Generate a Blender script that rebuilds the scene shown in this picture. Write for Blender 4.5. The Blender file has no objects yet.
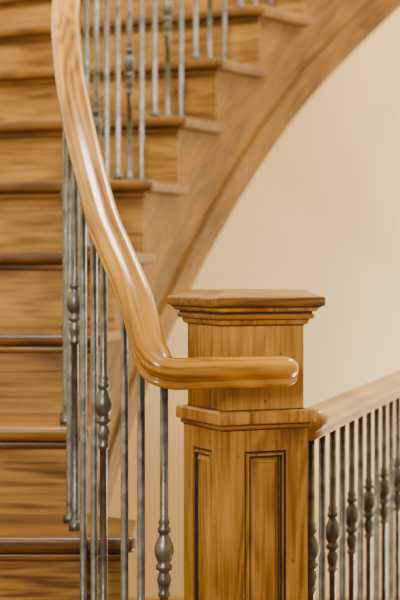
import bpy, math, random
from mathutils import Vector
random.seed(3)
EYE=1.225; F=1710.0
def P(X,D,h): return Vector((X,D,EYE+h))
col=bpy.context.scene.collection

# ---------------- materials ----------------
def wood(name,c1,c2,c3,axis='X',rough=0.35,coat=0.3,scale=1.0,uv=False,knots=False,bump=0.12,fine=0.5,ring=0.35,spec=.22):
    m=bpy.data.materials.new(name); m.use_nodes=True
    nt=m.node_tree; N=nt.nodes; L=nt.links
    b=N['Principled BSDF']
    tc=N.new('ShaderNodeTexCoord'); oi=N.new('ShaderNodeObjectInfo')
    add=N.new('ShaderNodeVectorMath'); add.operation='MULTIPLY_ADD'
    comb=N.new('ShaderNodeCombineXYZ')
    for i in range(3): L.new(oi.outputs['Random'],comb.inputs[i])
    add.inputs[1].default_value=(7.3,3.1,5.7)
    L.new(comb.outputs[0],add.inputs[0]); L.new(tc.outputs['UV' if uv else 'Object'],add.inputs[2])
    def mp(s_long,s_cross):
        k=N.new('ShaderNodeMapping')
        s=[s_cross*scale]*3
        s['XYZ'.index(axis)]=s_long*scale
        k.inputs['Scale'].default_value=s
        L.new(add.outputs[0],k.inputs[0]); return k
    n1=N.new('ShaderNodeTexNoise'); n1.inputs['Scale'].default_value=1; n1.inputs['Detail'].default_value=2; n1.inputs['Distortion'].default_value=0.25
    L.new(mp(1.2,11).outputs[0],n1.inputs['Vector'])
    n2=N.new('ShaderNodeTexNoise'); n2.inputs['Scale'].default_value=1; n2.inputs['Detail'].default_value=4
    L.new(mp(6,150).outputs[0],n2.inputs['Vector'])
    n4=N.new('ShaderNodeTexNoise'); n4.inputs['Scale'].default_value=1; n4.inputs['Detail'].default_value=2
    L.new(mp(4,9).outputs[0],n4.inputs['Vector'])
    mulr=N.new('ShaderNodeMath'); mulr.operation='MULTIPLY'; mulr.inputs[1].default_value=12
    L.new(n1.outputs['Fac'],mulr.inputs[0])
    fr=N.new('ShaderNodeMath'); fr.operation='PINGPONG'; fr.inputs[1].default_value=0.5
    L.new(mulr.outputs[0],fr.inputs[0])
    def madd(a,k,c):
        q=N.new('ShaderNodeMath'); q.operation='MULTIPLY_ADD'; L.new(a,q.inputs[0]); q.inputs[1].default_value=k
        if isinstance(c,float): q.inputs[2].default_value=c
        else: L.new(c,q.inputs[2])
        return q.outputs[0]
    val=madd(fr.outputs[0],ring,.5-.25*ring-.5*fine-.40)
    val=madd(n2.outputs['Fac'],fine,val); val=madd(n4.outputs['Fac'],.8,val)
    cr=N.new('ShaderNodeValToRGB'); e=cr.color_ramp.elements
    e[0].position=0.28; e[0].color=(*c1,1); e[1].position=0.72; e[1].color=(*c3,1)
    k=e.new(0.48); k.color=(*c2,1)
    L.new(val,cr.inputs[0])
    out=cr.outputs[0]
    hsv=N.new('ShaderNodeHueSaturation')
    vr=N.new('ShaderNodeMapRange'); vr.inputs['To Min'].default_value=0.80; vr.inputs['To Max'].default_value=1.12
    L.new(oi.outputs['Random'],vr.inputs['Value']); L.new(vr.outputs[0],hsv.inputs['Value']); L.new(out,hsv.inputs['Color'])
    out=hsv.outputs[0]
    def mulc(a,bc,fac):
        mm=N.new('ShaderNodeMix'); mm.data_type='RGBA'; mm.blend_type='MULTIPLY'; mm.inputs[0].default_value=fac
        L.new(a,mm.inputs[6]); L.new(bc,mm.inputs[7]); return mm.outputs[2]
    if knots:
        v=N.new('ShaderNodeTexVoronoi'); v.inputs['Scale'].default_value=1
        kk=N.new('ShaderNodeMapping'); kk.inputs['Scale'].default_value=(9,9,5.5); kk.inputs['Location'].default_value=(.3,.15,.55)
        L.new(add.outputs[0],kk.inputs[0]); L.new(kk.outputs[0],v.inputs['Vector'])
        r=N.new('ShaderNodeValToRGB'); r.color_ramp.elements[0].position=0.07; r.color_ramp.elements[0].color=(.06,.02,.006,1)
        r.color_ramp.elements[1].position=0.28; r.color_ramp.elements[1].color=(1,1,1,1)
        kq=r.color_ramp.elements.new(.13); kq.color=(.55,.36,.25,1)
        L.new(v.outputs['Distance'],r.inputs[0]); out=mulc(out,r.outputs[0],.9)
        v2=N.new('ShaderNodeTexVoronoi'); v2.inputs['Scale'].default_value=1; v2.inputs['Randomness'].default_value=1
        k2=N.new('ShaderNodeMapping'); k2.inputs['Scale'].default_value=(40,40,24)
        L.new(add.outputs[0],k2.inputs[0]); L.new(k2.outputs[0],v2.inputs['Vector'])
        r2=N.new('ShaderNodeValToRGB'); r2.color_ramp.elements[0].position=0.06; r2.color_ramp.elements[0].color=(.15,.07,.03,1)
        r2.color_ramp.elements[1].position=0.13; r2.color_ramp.elements[1].color=(1,1,1,1)
        L.new(v2.outputs['Distance'],r2.inputs[0]); out=mulc(out,r2.outputs[0],.6)
    L.new(out,b.inputs['Base Color'])
    b.inputs['Roughness'].default_value=rough
    b.inputs['Specular IOR Level'].default_value=spec
    b.inputs['Coat Weight'].default_value=coat; b.inputs['Coat Roughness'].default_value=0.17
    bp=N.new('ShaderNodeBump'); bp.inputs['Strength'].default_value=bump; bp.inputs['Distance'].default_value=0.0015
    L.new(n2.outputs['Fac'],bp.inputs['Height']); L.new(bp.outputs[0],b.inputs['Normal'])
    return m
def plain(name,c,rough=0.8,metal=0.0,noise=0.0,nscale=8,bump=0.0,bscale=60):
    m=bpy.data.materials.new(name); m.use_nodes=True
    nt=m.node_tree; N=nt.nodes; L=nt.links; b=N['Principled BSDF']
    tc=N.new('ShaderNodeTexCoord'); n=N.new('ShaderNodeTexNoise'); n.inputs['Scale'].default_value=nscale; n.inputs['Detail'].default_value=4
    L.new(tc.outputs['Object'],n.inputs['Vector'])
    cr=N.new('ShaderNodeValToRGB')
    cr.color_ramp.elements[0].position=.3; cr.color_ramp.elements[1].position=.7
    cr.color_ramp.elements[0].color=(*[x*(1-noise) for x in c],1)
    cr.color_ramp.elements[1].color=(*[min(1,x*(1+noise)) for x in c],1)
    L.new(n.outputs['Fac'],cr.inputs[0]); L.new(cr.outputs[0],b.inputs['Base Color'])
    b.inputs['Roughness'].default_value=rough; b.inputs['Metallic'].default_value=metal
    if bump:
        n2=N.new('ShaderNodeTexNoise'); n2.inputs['Scale'].default_value=bscale
        L.new(tc.outputs['Object'],n2.inputs['Vector'])
        bp=N.new('ShaderNodeBump'); bp.inputs['Strength'].default_value=bump; bp.inputs['Distance'].default_value=0.002
        L.new(n2.outputs['Fac'],bp.inputs['Height']); L.new(bp.outputs[0],b.inputs['Normal'])
    return m
M_newel=wood('alder_newel',(.12,.048,.006),(.30,.142,.021),(.44,.225,.042),'Z',rough=.38,coat=.2,knots=True,fine=.5)
M_cap  =wood('alder_cap',(.085,.030,.003),(.20,.082,.010),(.30,.135,.019),'X',rough=.32,coat=.35,fine=.6)
M_rail =wood('rail_wood',(.15,.055,.003),(.33,.140,.009),(.47,.22,.020),'Y',rough=.27,coat=.5,uv=True,fine=.55,ring=.45)
M_tread=wood('tread_oak',(.045,.015,.0015),(.115,.044,.0035),(.20,.084,.008),'X',rough=.36,coat=.22)
M_riser=wood('riser_oak',(.085,.035,.004),(.215,.100,.015),(.34,.172,.032),'X',rough=.45,coat=.06,fine=.75,ring=.4)
M_string=wood('string_oak',(.065,.027,.003),(.150,.064,.007),(.225,.103,.013),'X',rough=.48,coat=.04,uv=True,fine=.75,ring=.35)
M_guard=wood('guard_rail_wood',(.13,.052,.004),(.24,.105,.009),(.33,.155,.016),'Y',rough=.36,coat=.2,uv=True,fine=.45,ring=.3)
M_floor=wood('floor_oak',(.14,.05,.01),(.28,.11,.02),(.36,.16,.035),'X',rough=.35,coat=.3)
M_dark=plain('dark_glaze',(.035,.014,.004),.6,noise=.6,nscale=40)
M_iron=plain('pewter_iron',(.105,.102,.096),.38,.85,noise=.5,nscale=40,bump=.35,bscale=110)
M_wall=plain('cream_plaster',(.86,.715,.43),.9,noise=.012,nscale=3,bump=.08,bscale=120)
M_trim=plain('cream_trim_paint',(.86,.76,.60),.5,noise=.01)

# ---------------- mesh helpers ----------------
def empty(name,loc=(0,0,0),rz=0):
    o=bpy.data.objects.new(name,None); col.objects.link(o); o.location=loc; o.rotation_euler[2]=rz; o.empty_display_size=.1; return o
def mk(name,v,f,mat,parent=None,loc=(0,0,0),rz=0,smooth=False,uvs=None,bevel=0,seg=3,mats=None,mi=None):
    me=bpy.data.meshes.new(name); me.from_pydata([tuple(x) for x in v],[],f)
    if mats:
        for m in mats: me.materials.append(m)
    else: me.materials.append(mat)
    if mi:
        for p,i in zip(me.polygons,mi): p.material_index=i
    if uvs:
        ul=me.uv_layers.new(name='UVMap')
        for p in me.polygons:
            for li in p.loop_indices:
                ul.data[li].uv=uvs[p.index][li-p.loop_start]
    for p in me.polygons: p.use_smooth=smooth
    me.update()
    import bmesh
    bm=bmesh.new(); bm.from_mesh(me); bmesh.ops.recalc_face_normals(bm,faces=bm.faces); bm.to_mesh(me); bm.free()
    o=bpy.data.objects.new(name,me); col.objects.link(o); o.location=loc; o.rotation_euler[2]=rz
    if parent: o.parent=parent
    if bevel:
        b=o.modifiers.new('bev','BEVEL'); b.width=bevel; b.segments=seg; b.limit_method='ANGLE'; b.angle_limit=.6
        for p in me.polygons: p.use_smooth=True
        w=o.modifiers.new('wn','WEIGHTED_NORMAL'); w.keep_sharp=True
    return o
def prism(poly,z0,z1):
    n=len(poly); v=[(x,y,z0) for x,y in poly]+[(x,y,z1) for x,y in poly]
    f=[list(range(n))[::-1],list(range(n,2*n))]+[[i,(i+1)%n,n+(i+1)%n,n+i] for i in range(n)]
    return v,f
def boxvf(x0,x1,y0,y1,z0,z1): return prism([(x0,y0),(x1,y0),(x1,y1),(x0,y1)],z0,z1)

# ---------------- stair curve ----------------
def phi(n): return math.radians(max(0.0,-5.5+5.3*n))
def g(n): return .275 if n<3 else .252
ST=0.02
tab={}
x,y=-.175,4.0; i=round(3/ST); tab[i]=(x,y)
for k in range(i,round(14/ST)):
    n=k*ST; x+=g(n)*ST*math.sin(phi(n)); y+=g(n)*ST*math.cos(phi(n)); tab[k+1]=(x,y)
x,y=-.175,4.0
for k in range(i,round(-5/ST),-1):
    n=k*ST; x-=g(n-.01)*ST*math.sin(phi(n)); y-=g(n-.01)*ST*math.cos(phi(n)); tab[k-1]=(x,y)
def C(n,inset=0,fwd=0):
    k=n/ST; a=math.floor(k); t=k-a
    p=tab[a]; q=tab.get(a+1,p)
    X=p[0]*(1-t)+q[0]*t; Y=p[1]*(1-t)+q[1]*t
    ph=phi(n); return Vector((X-math.cos(ph)*inset+math.sin(ph)*fwd, Y+math.sin(ph)*inset+math.cos(ph)*fwd))
RISE=.18
def hz(n): return EYE+.033+RISE*(n-3)
TH=.030; WID=1.45; WALLY=6.3
N0,N1=-3,11
def width(n):
    c=C(n); s=math.sin(phi(n))
    return WID if s<1e-3 else min(WID,(WALLY-.03-c.y)/s)
flare={0:-.12,-1:-.045,-2:-.0,-3:.0}
stairs=empty('staircase')
for n in range(N0,N1+1):
    c=C(n); c2=C(n+1); w1=width(n); w2=width(n+1); ph=phi(n)
    outer=[C(n+1,w2-.002,.035),C(n,w1-.002,0)]
    if n in flare:
        fx=flare[n]
        right=[Vector((fx,c.y)),Vector((fx,c2.y-.004))]
        if n==0: right=[Vector((fx-.012,c.y)),Vector((fx,c.y+.014)),Vector((fx,c2.y-.05)),Vector((c2.x,c2.y+.035))]
        else: right.append(Vector((min(fx,c2.x),c2.y+.035)))
    else:
        right=[C(n+t,0,0) for t in (0,.25,.5,.75,1)]+[C(n+1,0,.035)]
    poly=right+outer
    ca,sa=math.cos(ph),math.sin(ph)
    loc=[]
    for p in poly:
        d=p-c
        loc.append((d.x*ca-d.y*sa, d.x*sa+d.y*ca))
    v,f=prism(loc,-TH,0)
    mk('tread_%d'%(n+4),v,f,M_tread,stairs,(c.x,c.y,hz(n)),-ph,bevel=.011,seg=4)
    xr=(flare[n]-c.x-.02) if n in flare else -.022
    v,f=boxvf(-w1+.02,xr,.014,.032,-TH-.016,-TH-.0005)
    mk('cove_%d'%(n+4),v,f,M_tread,stairs,(c.x,c.y,hz(n)),-ph,bevel=.006)
    zb=hz(n-1) if n>N0 else 0
    xr=(flare[n]-c.x-.0285) if n in flare else -.0305
    v,f=boxvf(-w1+.01,xr,.024,.045,zb-hz(n)+.0005,-TH-.0005)
    mk('riser_%d'%(n+4),v,f,M_riser,stairs,(c.x,c.y,hz(n)),-ph)
    if n in flare:
        v,f=boxvf(flare[n]-.05,flare[n]-.026,c.y+.0265,c2.y+.022,0,hz(n)-TH-.0007)
        mk('side_panel_%d'%(n+4),v,f,M_string,stairs)
def DROP(t):
    s=max(0,min(1,(t-4.2)/4.2)); s=s*s*(3-2*s)
    return .5-.078*s
def slabs(nlo,nhi,inset_face,thick,top,bot,name,sub=8,mat=M_string):
    v=[];f=[];uv=[]
    for n in range(nlo,nhi):
        base=len(v)
        for k in range(sub+1):
            t=n+k/sub
            a=C(t,inset_face,.033); b=C(t,inset_face+thick,.033)
            zt=top(n,t); zb=max(0.0,bot(t)); zt=max(zt,zb+.001)
            v+=[(a.x,a.y,zb),(a.x,a.y,zt),(b.x,b.y,zb),(b.x,b.y,zt)]
        for k in range(sub):
            o=base+4*k; u0=(n+k/sub)*.31; u1=(n+(k+1)/sub)*.31
            def q(idx):
                f.append([o+j for j in idx])
                uv.append([((u1 if j>=4 else u0), v[o+j][2]-(n+(k+(1 if j>=4 else 0))/sub)*RISE + (0.05 if j%4>=2 else 0)) for j in idx])
            q([0,4,5,1]); q([2,3,7,6]); q([0,2,6,4]); q([1,5,7,3])
        for o in (base,base+4*sub):
            f.append([o,o+1,o+3,o+2]); uv.append([(0,0),(0,.2),(.03,.2),(.03,0)])
    return mk(name,v,f,mat,stairs,uvs=uv)
slabs(0,N1+1,.030,.03,lambda n,t:hz(n)-TH-.0007,lambda t:hz(t)-DROP(t),'string_board')
slabs(1,N1+1,.020,.012,lambda n,t:hz(t)-DROP(t)+.085,lambda t:hz(t)-DROP(t)-.012,'string_edge_moulding')
v=[];f=[]
ts=[1+.25*k for k in range(int((N1-0)*4)+1)]
for t in ts:
    a=C(t,.062,.03); b=C(t,width(min(t,N1+1))-.02,.03); z=max(.0,hz(t)-DROP(t)+.03)
    v+=[(a.x,a.y,z),(b.x,b.y,z),(a.x,a.y,z+.02),(b.x,b.y,z+.02)]
for k in range(len(ts)-1):
    o=4*k; f+=[[o,o+1,o+5,o+4],[o+2,o+6,o+7,o+3],[o,o+4,o+6,o+2],[o+1,o+3,o+7,o+5]]
mk('soffit',v,f,M_wall,stairs)

# ---------------- sweep rail ----------------
def catmull(pts,sub=8):
    out=[]
    for i in range(len(pts)-1):
        p0=pts[max(i-1,0)];p1=pts[i];p2=pts[i+1];p3=pts[min(i+2,len(pts)-1)]
        for k in range(sub):
            t=k/sub
            out.append(0.5*((2*p1)+(p2-p0)*t+(2*p0-5*p1+4*p2-p3)*t*t+(3*p1-p0-3*p2+p3)*t**3))
    out.append(pts[-1]); return out
def rail_profile(s=.92):
    half=[(0,-.029),(.018,-.029),(.0225,-.0265),(.0235,-.020),(.0195,-.0165),(.0195,-.0135),(.0265,-.009),(.031,-.003),(.0325,.005),(.0310,.013),(.0265,.020),(.019,.0252),(.010,.0278),(0,.0285)]
    h=half+[(-a,b) for a,b in half[-2:0:-1]]
    return [(a*s,b*s) for a,b in h]
def sweep(name,path,parent,scales=None,mat=M_rail):
    pr=rail_profile(); m=len(pr); v=[];f=[];uv=[]; s=0; ss=[]
    peri=[0]
    for i in range(m):
        a=pr[i];b=pr[(i+1)%m]; peri.append(peri[-1]+math.hypot(a[0]-b[0],a[1]-b[1]))
    for i,p in enumerate(path):
        t=(path[min(i+1,len(path)-1)]-path[max(i-1,0)]).normalized()
        side=t.cross(Vector((0,0,1))).normalized(); up=side.cross(t).normalized()
        if i: s+=(p-path[i-1]).length
        ss.append(s); sc=scales[i] if scales else 1
        for a,b in pr: v.append(p+side*a*sc+up*b*sc)
    for i in range(len(path)-1):
        for j in range(m):
            k=(j+1)%m
            f.append([i*m+j,i*m+k,(i+1)*m+k,(i+1)*m+j])
            uv.append([(peri[j],ss[i]),(peri[j+1],ss[i]),(peri[j+1],ss[i+1]),(peri[j],ss[i+1])])
    f.append(list(range(m))); uv.append([(a,b) for a,b in pr])
    e=(len(path)-1)*m; f.append([e+j for j in range(m)]); uv.append([(a,b) for a,b in pr])
    return mk(name,v,f,mat,parent,smooth=True,uvs=uv)
TH24=math.radians(24)
corner=Vector((.038,2.93))
u=Vector((math.cos(TH24),math.sin(TH24))); nn=Vector((math.sin(TH24),-math.cos(TH24)))
def S(s,off=.027): q=corner+u*s+nn*off; return q
railing=empty('stair_railing')
HR=-.182
pts=[]
SE=.097
for s in (SE,.07,.03,0,-.045,-.080): q=S(s); pts.append(P(q.x,q.y,HR))
pts+=[P(-.060,2.855,-.178),P(-.081,2.868,-.152),P(-.096,2.895,-.106),P(-.1150,2.935,-.048),P(-.148,2.995,.025),P(-.180,3.06,.098),P(-.228,3.22,.258),P(-.264,3.42,.412)]
INS=.105
pts.append(P(-.284,3.65,.568))
for n in [3+.5*k for k in range(0,17)]:
    c=C(n,INS); pts.append(Vector((c.x,c.y,hz(n)+.80)))
path=catmull(pts,8)
end=[]; sc=[]
for d,scl in ((.0300,.10),(.0294,.38),(.0265,.63),(.0205,.83),(.011,.96)):
    q=S(SE+d); end.append(P(q.x,q.y,HR)); sc.append(scl)
full=end+path; scales=sc+[1]*len(path)
sweep('handrail',full,railing,scales)

# ---------------- balusters ----------------
KN=[(-.066,.007),(-.064,.0100),(-.058,.0100),(-.055,.0076),(-.044,.0105),(-.034,.0120),(-.025,.0085),(-.022,.0082),(-.019,.0135),(-.012,.0135),(-.009,.0095),(-.003,.0125),(.008,.0162),(.020,.0155),(.030,.0115),(.038,.0080),(.041,.0078),(.043,.0108),(.050,.0108),(.053,.0078),(.060,.0095),(.066,.007)]
def baluster(name,x,y,z0,z1,knots,parent,r=.0068):
    prof=[(z0,.013),(z0+.012,.013),(z0+.018,.009),(z0+.02,r)]
    for kz in sorted(knots):
        if kz-.07>prof[-1][0] and kz+.07<z1: prof+=[(kz+a,b) for a,b in KN]
    prof.append((z1,r))
    m=12; v=[];f=[]
    for z,rr in prof:
        for j in range(m):
            a=2*math.pi*j/m; v.append((rr*math.cos(a),rr*math.sin(a),z-z0))
    for i in range(len(prof)-1):
        for j in range(m): k=(j+1)%m; f.append([i*m+j,i*m+k,(i+1)*m+k,(i+1)*m+j])
    f.append(list(range(m))); e=(len(prof)-1)*m; f.append([e+j for j in range(m)])
    return mk(name,v,f,M_iron,parent,(x,y,z0),smooth=True)
def railz(x,y): return min(path,key=lambda p:(p.x-x)**2+(p.y-y)**2)
bi=0
def tread_at(D):
    n=-3
    while n<11 and C(n+1).y<D: n+=1
    return hz(n)
low=[(164,2.866,[558]),(141,2.905,[]),(124,2.955,[]),(107.5,3.045,[412]),(97,3.10,[]),(86,3.175,[]),(79,3.26,[310,505]),(72.5,3.37,[]),(69,3.50,[385]),(69.5,3.62,[])]
for px,D,kn in low:
    tgt=min(path[30:],key=lambda p:abs((200+F*p.x/p.y)-px)+abs(p.y-D)*300)
    x,y=tgt.x,tgt.y
    z0=tread_at(y); bi+=1
    baluster('baluster_%d'%bi,x,y,z0,tgt.z-.018,[EYE+(265-k)*y/F for k in kn],railing)
for n in range(2,11):
    for j,t in enumerate((.17,.5,.83)):
        if n==2 and j==0: continue
        c=C(n+t,INS); b=railz(c.x,c.y); bi+=1
        baluster('baluster_%d'%bi,c.x,c.y,hz(n),b.z-.018,[hz(n)+.29] if j==(1) else [],railing,r=.0062)

# ---------------- newel ----------------
w=.165
cen=corner+u*(w/2)-nn*(w/2)
newel=empty('newel_post',(cen.x,cen.y,0),TH24)
def nb(name,hw,z0,z1,mat,bev=.0015,seg=2,hw2=None):
    hw2=hw if hw2 is None else hw2
    v=[(-hw,-hw,z0),(hw,-hw,z0),(hw,hw,z0),(-hw,hw,z0),(-hw2,-hw2,z1),(hw2,-hw2,z1),(hw2,hw2,z1),(-hw2,hw2,z1)]
    f=[[3,2,1,0],[4,5,6,7],[0,1,5,4],[1,2,6,5],[2,3,7,6],[3,0,4,7]]
    return mk(name,v,f,mat,newel,bevel=bev,seg=seg)
ZB=EYE-.275
hw=w/2; z0=0.16; z1=ZB; ph_=.040; pz0=.26; pz1=EYE-.322
prof=[(0,0,0),(.0014,-.004,1),(.0038,-.0045,1),(.0050,.0012,0),(.0082,.0016,0),(.0092,-.005,1),(.0104,-.006,1),(.0122,-.006,1),(.0134,-.0045,0),(.0200,.0005,0),(.0206,-.001,1)]
v=[];f=[];mi=[]
for q in range(4):
    a=q*math.pi/2; ca,sa=math.cos(a),math.sin(a)
    def T(x,y,z): return (x*ca-y*sa,x*sa+y*ca,z)
    b=len(v)
    loops=[[(-hw,-hw,z0),(hw,-hw,z0),(hw,-hw,z1),(-hw,-hw,z1)]]
    for ins,d,_ in prof:
        yy=-hw-d; X=ph_-ins
        loops.append([(-X,yy,pz0+ins),(X,yy,pz0+ins),(X,yy,pz1-ins),(-X,yy,pz1-ins)])
    for lp in loops: v+=[T(*p) for p in lp]
    for i in range(len(loops)-1):
        for j in range(4):
            k=(j+1)%4; f.append([b+4*i+j,b+4*i+k,b+4*i+4+k,b+4*i+4+j]); mi.append(0 if i==0 else prof[i][2])
    e=b+4*(len(loops)-1); f.append([e,e+1,e+2,e+3]); mi.append(0)
mk('panelled_shaft',v,f,None,newel,mats=[M_newel,M_dark],mi=mi)
nb('base_plinth',.095,0,.15,M_newel,.003)
nb('base_moulding',.090,.15,.168,M_cap,.005,3)
nb('band',.0945,EYE-.275,EYE-.252,M_newel,.004,3)
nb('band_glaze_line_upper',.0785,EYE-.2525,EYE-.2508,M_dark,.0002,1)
nb('band_cove',.0875,EYE-.284,EYE-.275,M_cap,.003,3)
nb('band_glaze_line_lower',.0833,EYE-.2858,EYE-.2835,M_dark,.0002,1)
nb('upper_block',.0775,EYE-.251,EYE-.10,M_newel,.0015)
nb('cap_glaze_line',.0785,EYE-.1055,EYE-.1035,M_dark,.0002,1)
nb('cap_cove',.0835,EYE-.104,EYE-.094,M_newel,.003,3,hw2=.0865)
nb('cap_neck',.092,EYE-.094,EYE-.085,M_cap,.003,3)
nb('cap_glaze_recess',.089,EYE-.086,EYE-.080,M_dark,.001,2)  # dark glaze strip in the recessed step of the cap
nb('cap_moulding',.0955,EYE-.081,EYE-.073,M_newel,.003,3,hw2=.1)
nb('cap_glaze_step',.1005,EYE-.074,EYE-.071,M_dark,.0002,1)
nb('cap_slab',.1065,EYE-.072,EYE-.055,M_cap,.004,3)
nb('cap_pyramid',.101,EYE-.056,EYE-.044,M_cap,.001,2,hw2=.080)

# ---------------- balcony railing ----------------
balc=empty('balcony_railing')
d=Vector((.268,1.0)).normalized()
st=Vector((.188,3.075)); HG=-.289
Lg=(WALLY-.01-st.y)/d.y
pp=[]
for k in range(0,41):
    q=st+d*(-.0+Lg*k/40); pp.append(P(q.x,q.y,HG))
sweep('guard_rail',pp,balc,mat=M_guard)
v,f=prism([(st.x-d.y*.05,st.y+d.x*.05),(st.x+d.y*.06,st.y-d.x*.06),(st.x+d.y*.06+d.x*Lg,st.y-d.x*.06+d.y*Lg),(st.x-d.y*.05+d.x*Lg,st.y+d.x*.05+d.y*Lg)],0,.03)
mk('shoe_rail',v,f,M_cap,balc,bevel=.005)
s=.06;k=0
while s<Lg-.05:
    q=st+d*s
    baluster('baluster_%d'%(k+1),q.x,q.y,.03,EYE+HG-.015,[EYE-.535] if k%2==0 else [],balc)
    s+=.108;k+=1

# ---------------- room ----------------
def ledge(y): return st.x+.075+(y-st.y)*.268
v,f=prism([(-3.2,-2.2),(3.2,-2.2),(3.2,2.98),(ledge(2.98),2.98),(ledge(WALLY),WALLY),(-3.2,WALLY)],-.3,0)
mk('floor',v,f,M_floor)
v,f=boxvf(-3.2,3.2,2.5,WALLY,-2.9,-2.8); mk('floor_lower',v,f,M_floor)
v,f=boxvf(-3.4,3.4,WALLY,WALLY+.15,-2.9,4.6); mk('wall_back',v,f,M_wall)
v,f=boxvf(3.2,3.35,-2.2,WALLY,-2.9,4.6); mk('wall_right',v,f,M_wall)
v=[];f=[]
ts=[-4.5+.25*k for k in range(0,60)]
ts=[t for t in ts if C(t,WID).y<WALLY-.01 and t<9.6]
for t in ts:
    a=C(t,WID,.03); b=C(t,WID+.12,.03)
    v+=[(a.x,a.y,0),(a.x,a.y,4.6),(b.x,min(b.y,WALLY),4.6),(b.x,min(b.y,WALLY),0)]
for k in range(len(ts)-1):
    o=4*k
    for j in range(4): f.append([o+j,o+(j+1)%4,o+4+(j+1)%4,o+4+j])
f.append([0,1,2,3]); e=4*(len(ts)-1); f.append([e,e+1,e+2,e+3])
mk('wall_left',v,f,M_wall)
v,f=boxvf(ledge(WALLY)+.02,3.2,WALLY-.018,WALLY,-2.8,-2.66); mk('baseboard_back',v,f,M_trim)

# ---------------- lights ----------------
w_=bpy.data.worlds.new('World'); bpy.context.scene.world=w_; w_.use_nodes=True
w_.node_tree.nodes['Background'].inputs[0].default_value=(1,.96,.87,1)
w_.node_tree.nodes['Background'].inputs[1].default_value=.42
def area(name,loc,tgt,size,e,c):
    l=bpy.data.lights.new(name,'AREA'); l.shape='RECTANGLE'; l.size=size[0]; l.size_y=size[1]; l.energy=e; l.color=c
    o=bpy.data.objects.new(name,l); col.objects.link(o); o.location=loc
    o.rotation_euler=(Vector(tgt)-Vector(loc)).to_track_quat('-Z','Y').to_euler(); return o
area('added_overhead_light',(-.1,2.9,4.5),(-.1,4.0,0),(1.0,1.0),290,(1,.96,.84))  # added overhead area light to shade under the nosings
area('added_front_light',(-1.6,-1.2,2.8),(0,3.6,1.0),(1.1,1.1),245,(1,.97,.88))  # added area light behind the camera, front left; no window there
area('added_low_wall_fill',(2.7,4.9,-1.2),(.9,6.3,.5),(1,1),185,(1,.98,.89))  # added unseen fill from below, brightens the right side of the back wall
area('added_high_wall_fill',(2.4,5.5,4.2),(.9,6.3,1.0),(1,.6),140,(1,.96,.83))  # added unseen fill high on the right to brighten the back wall, no fixture

# ---------------- camera ----------------
cd=bpy.data.cameras.new('camera'); cam=bpy.data.objects.new('camera',cd); col.objects.link(cam)
cam.location=(0,0,EYE); cam.rotation_euler=(math.pi/2,0,0)
cd.sensor_width=36; cd.lens=F*36/600; cd.shift_y=-35/600
cd.dof.use_dof=True; cd.dof.focus_distance=2.93; cd.dof.aperture_fstop=4.8
bpy.context.scene.camera=cam
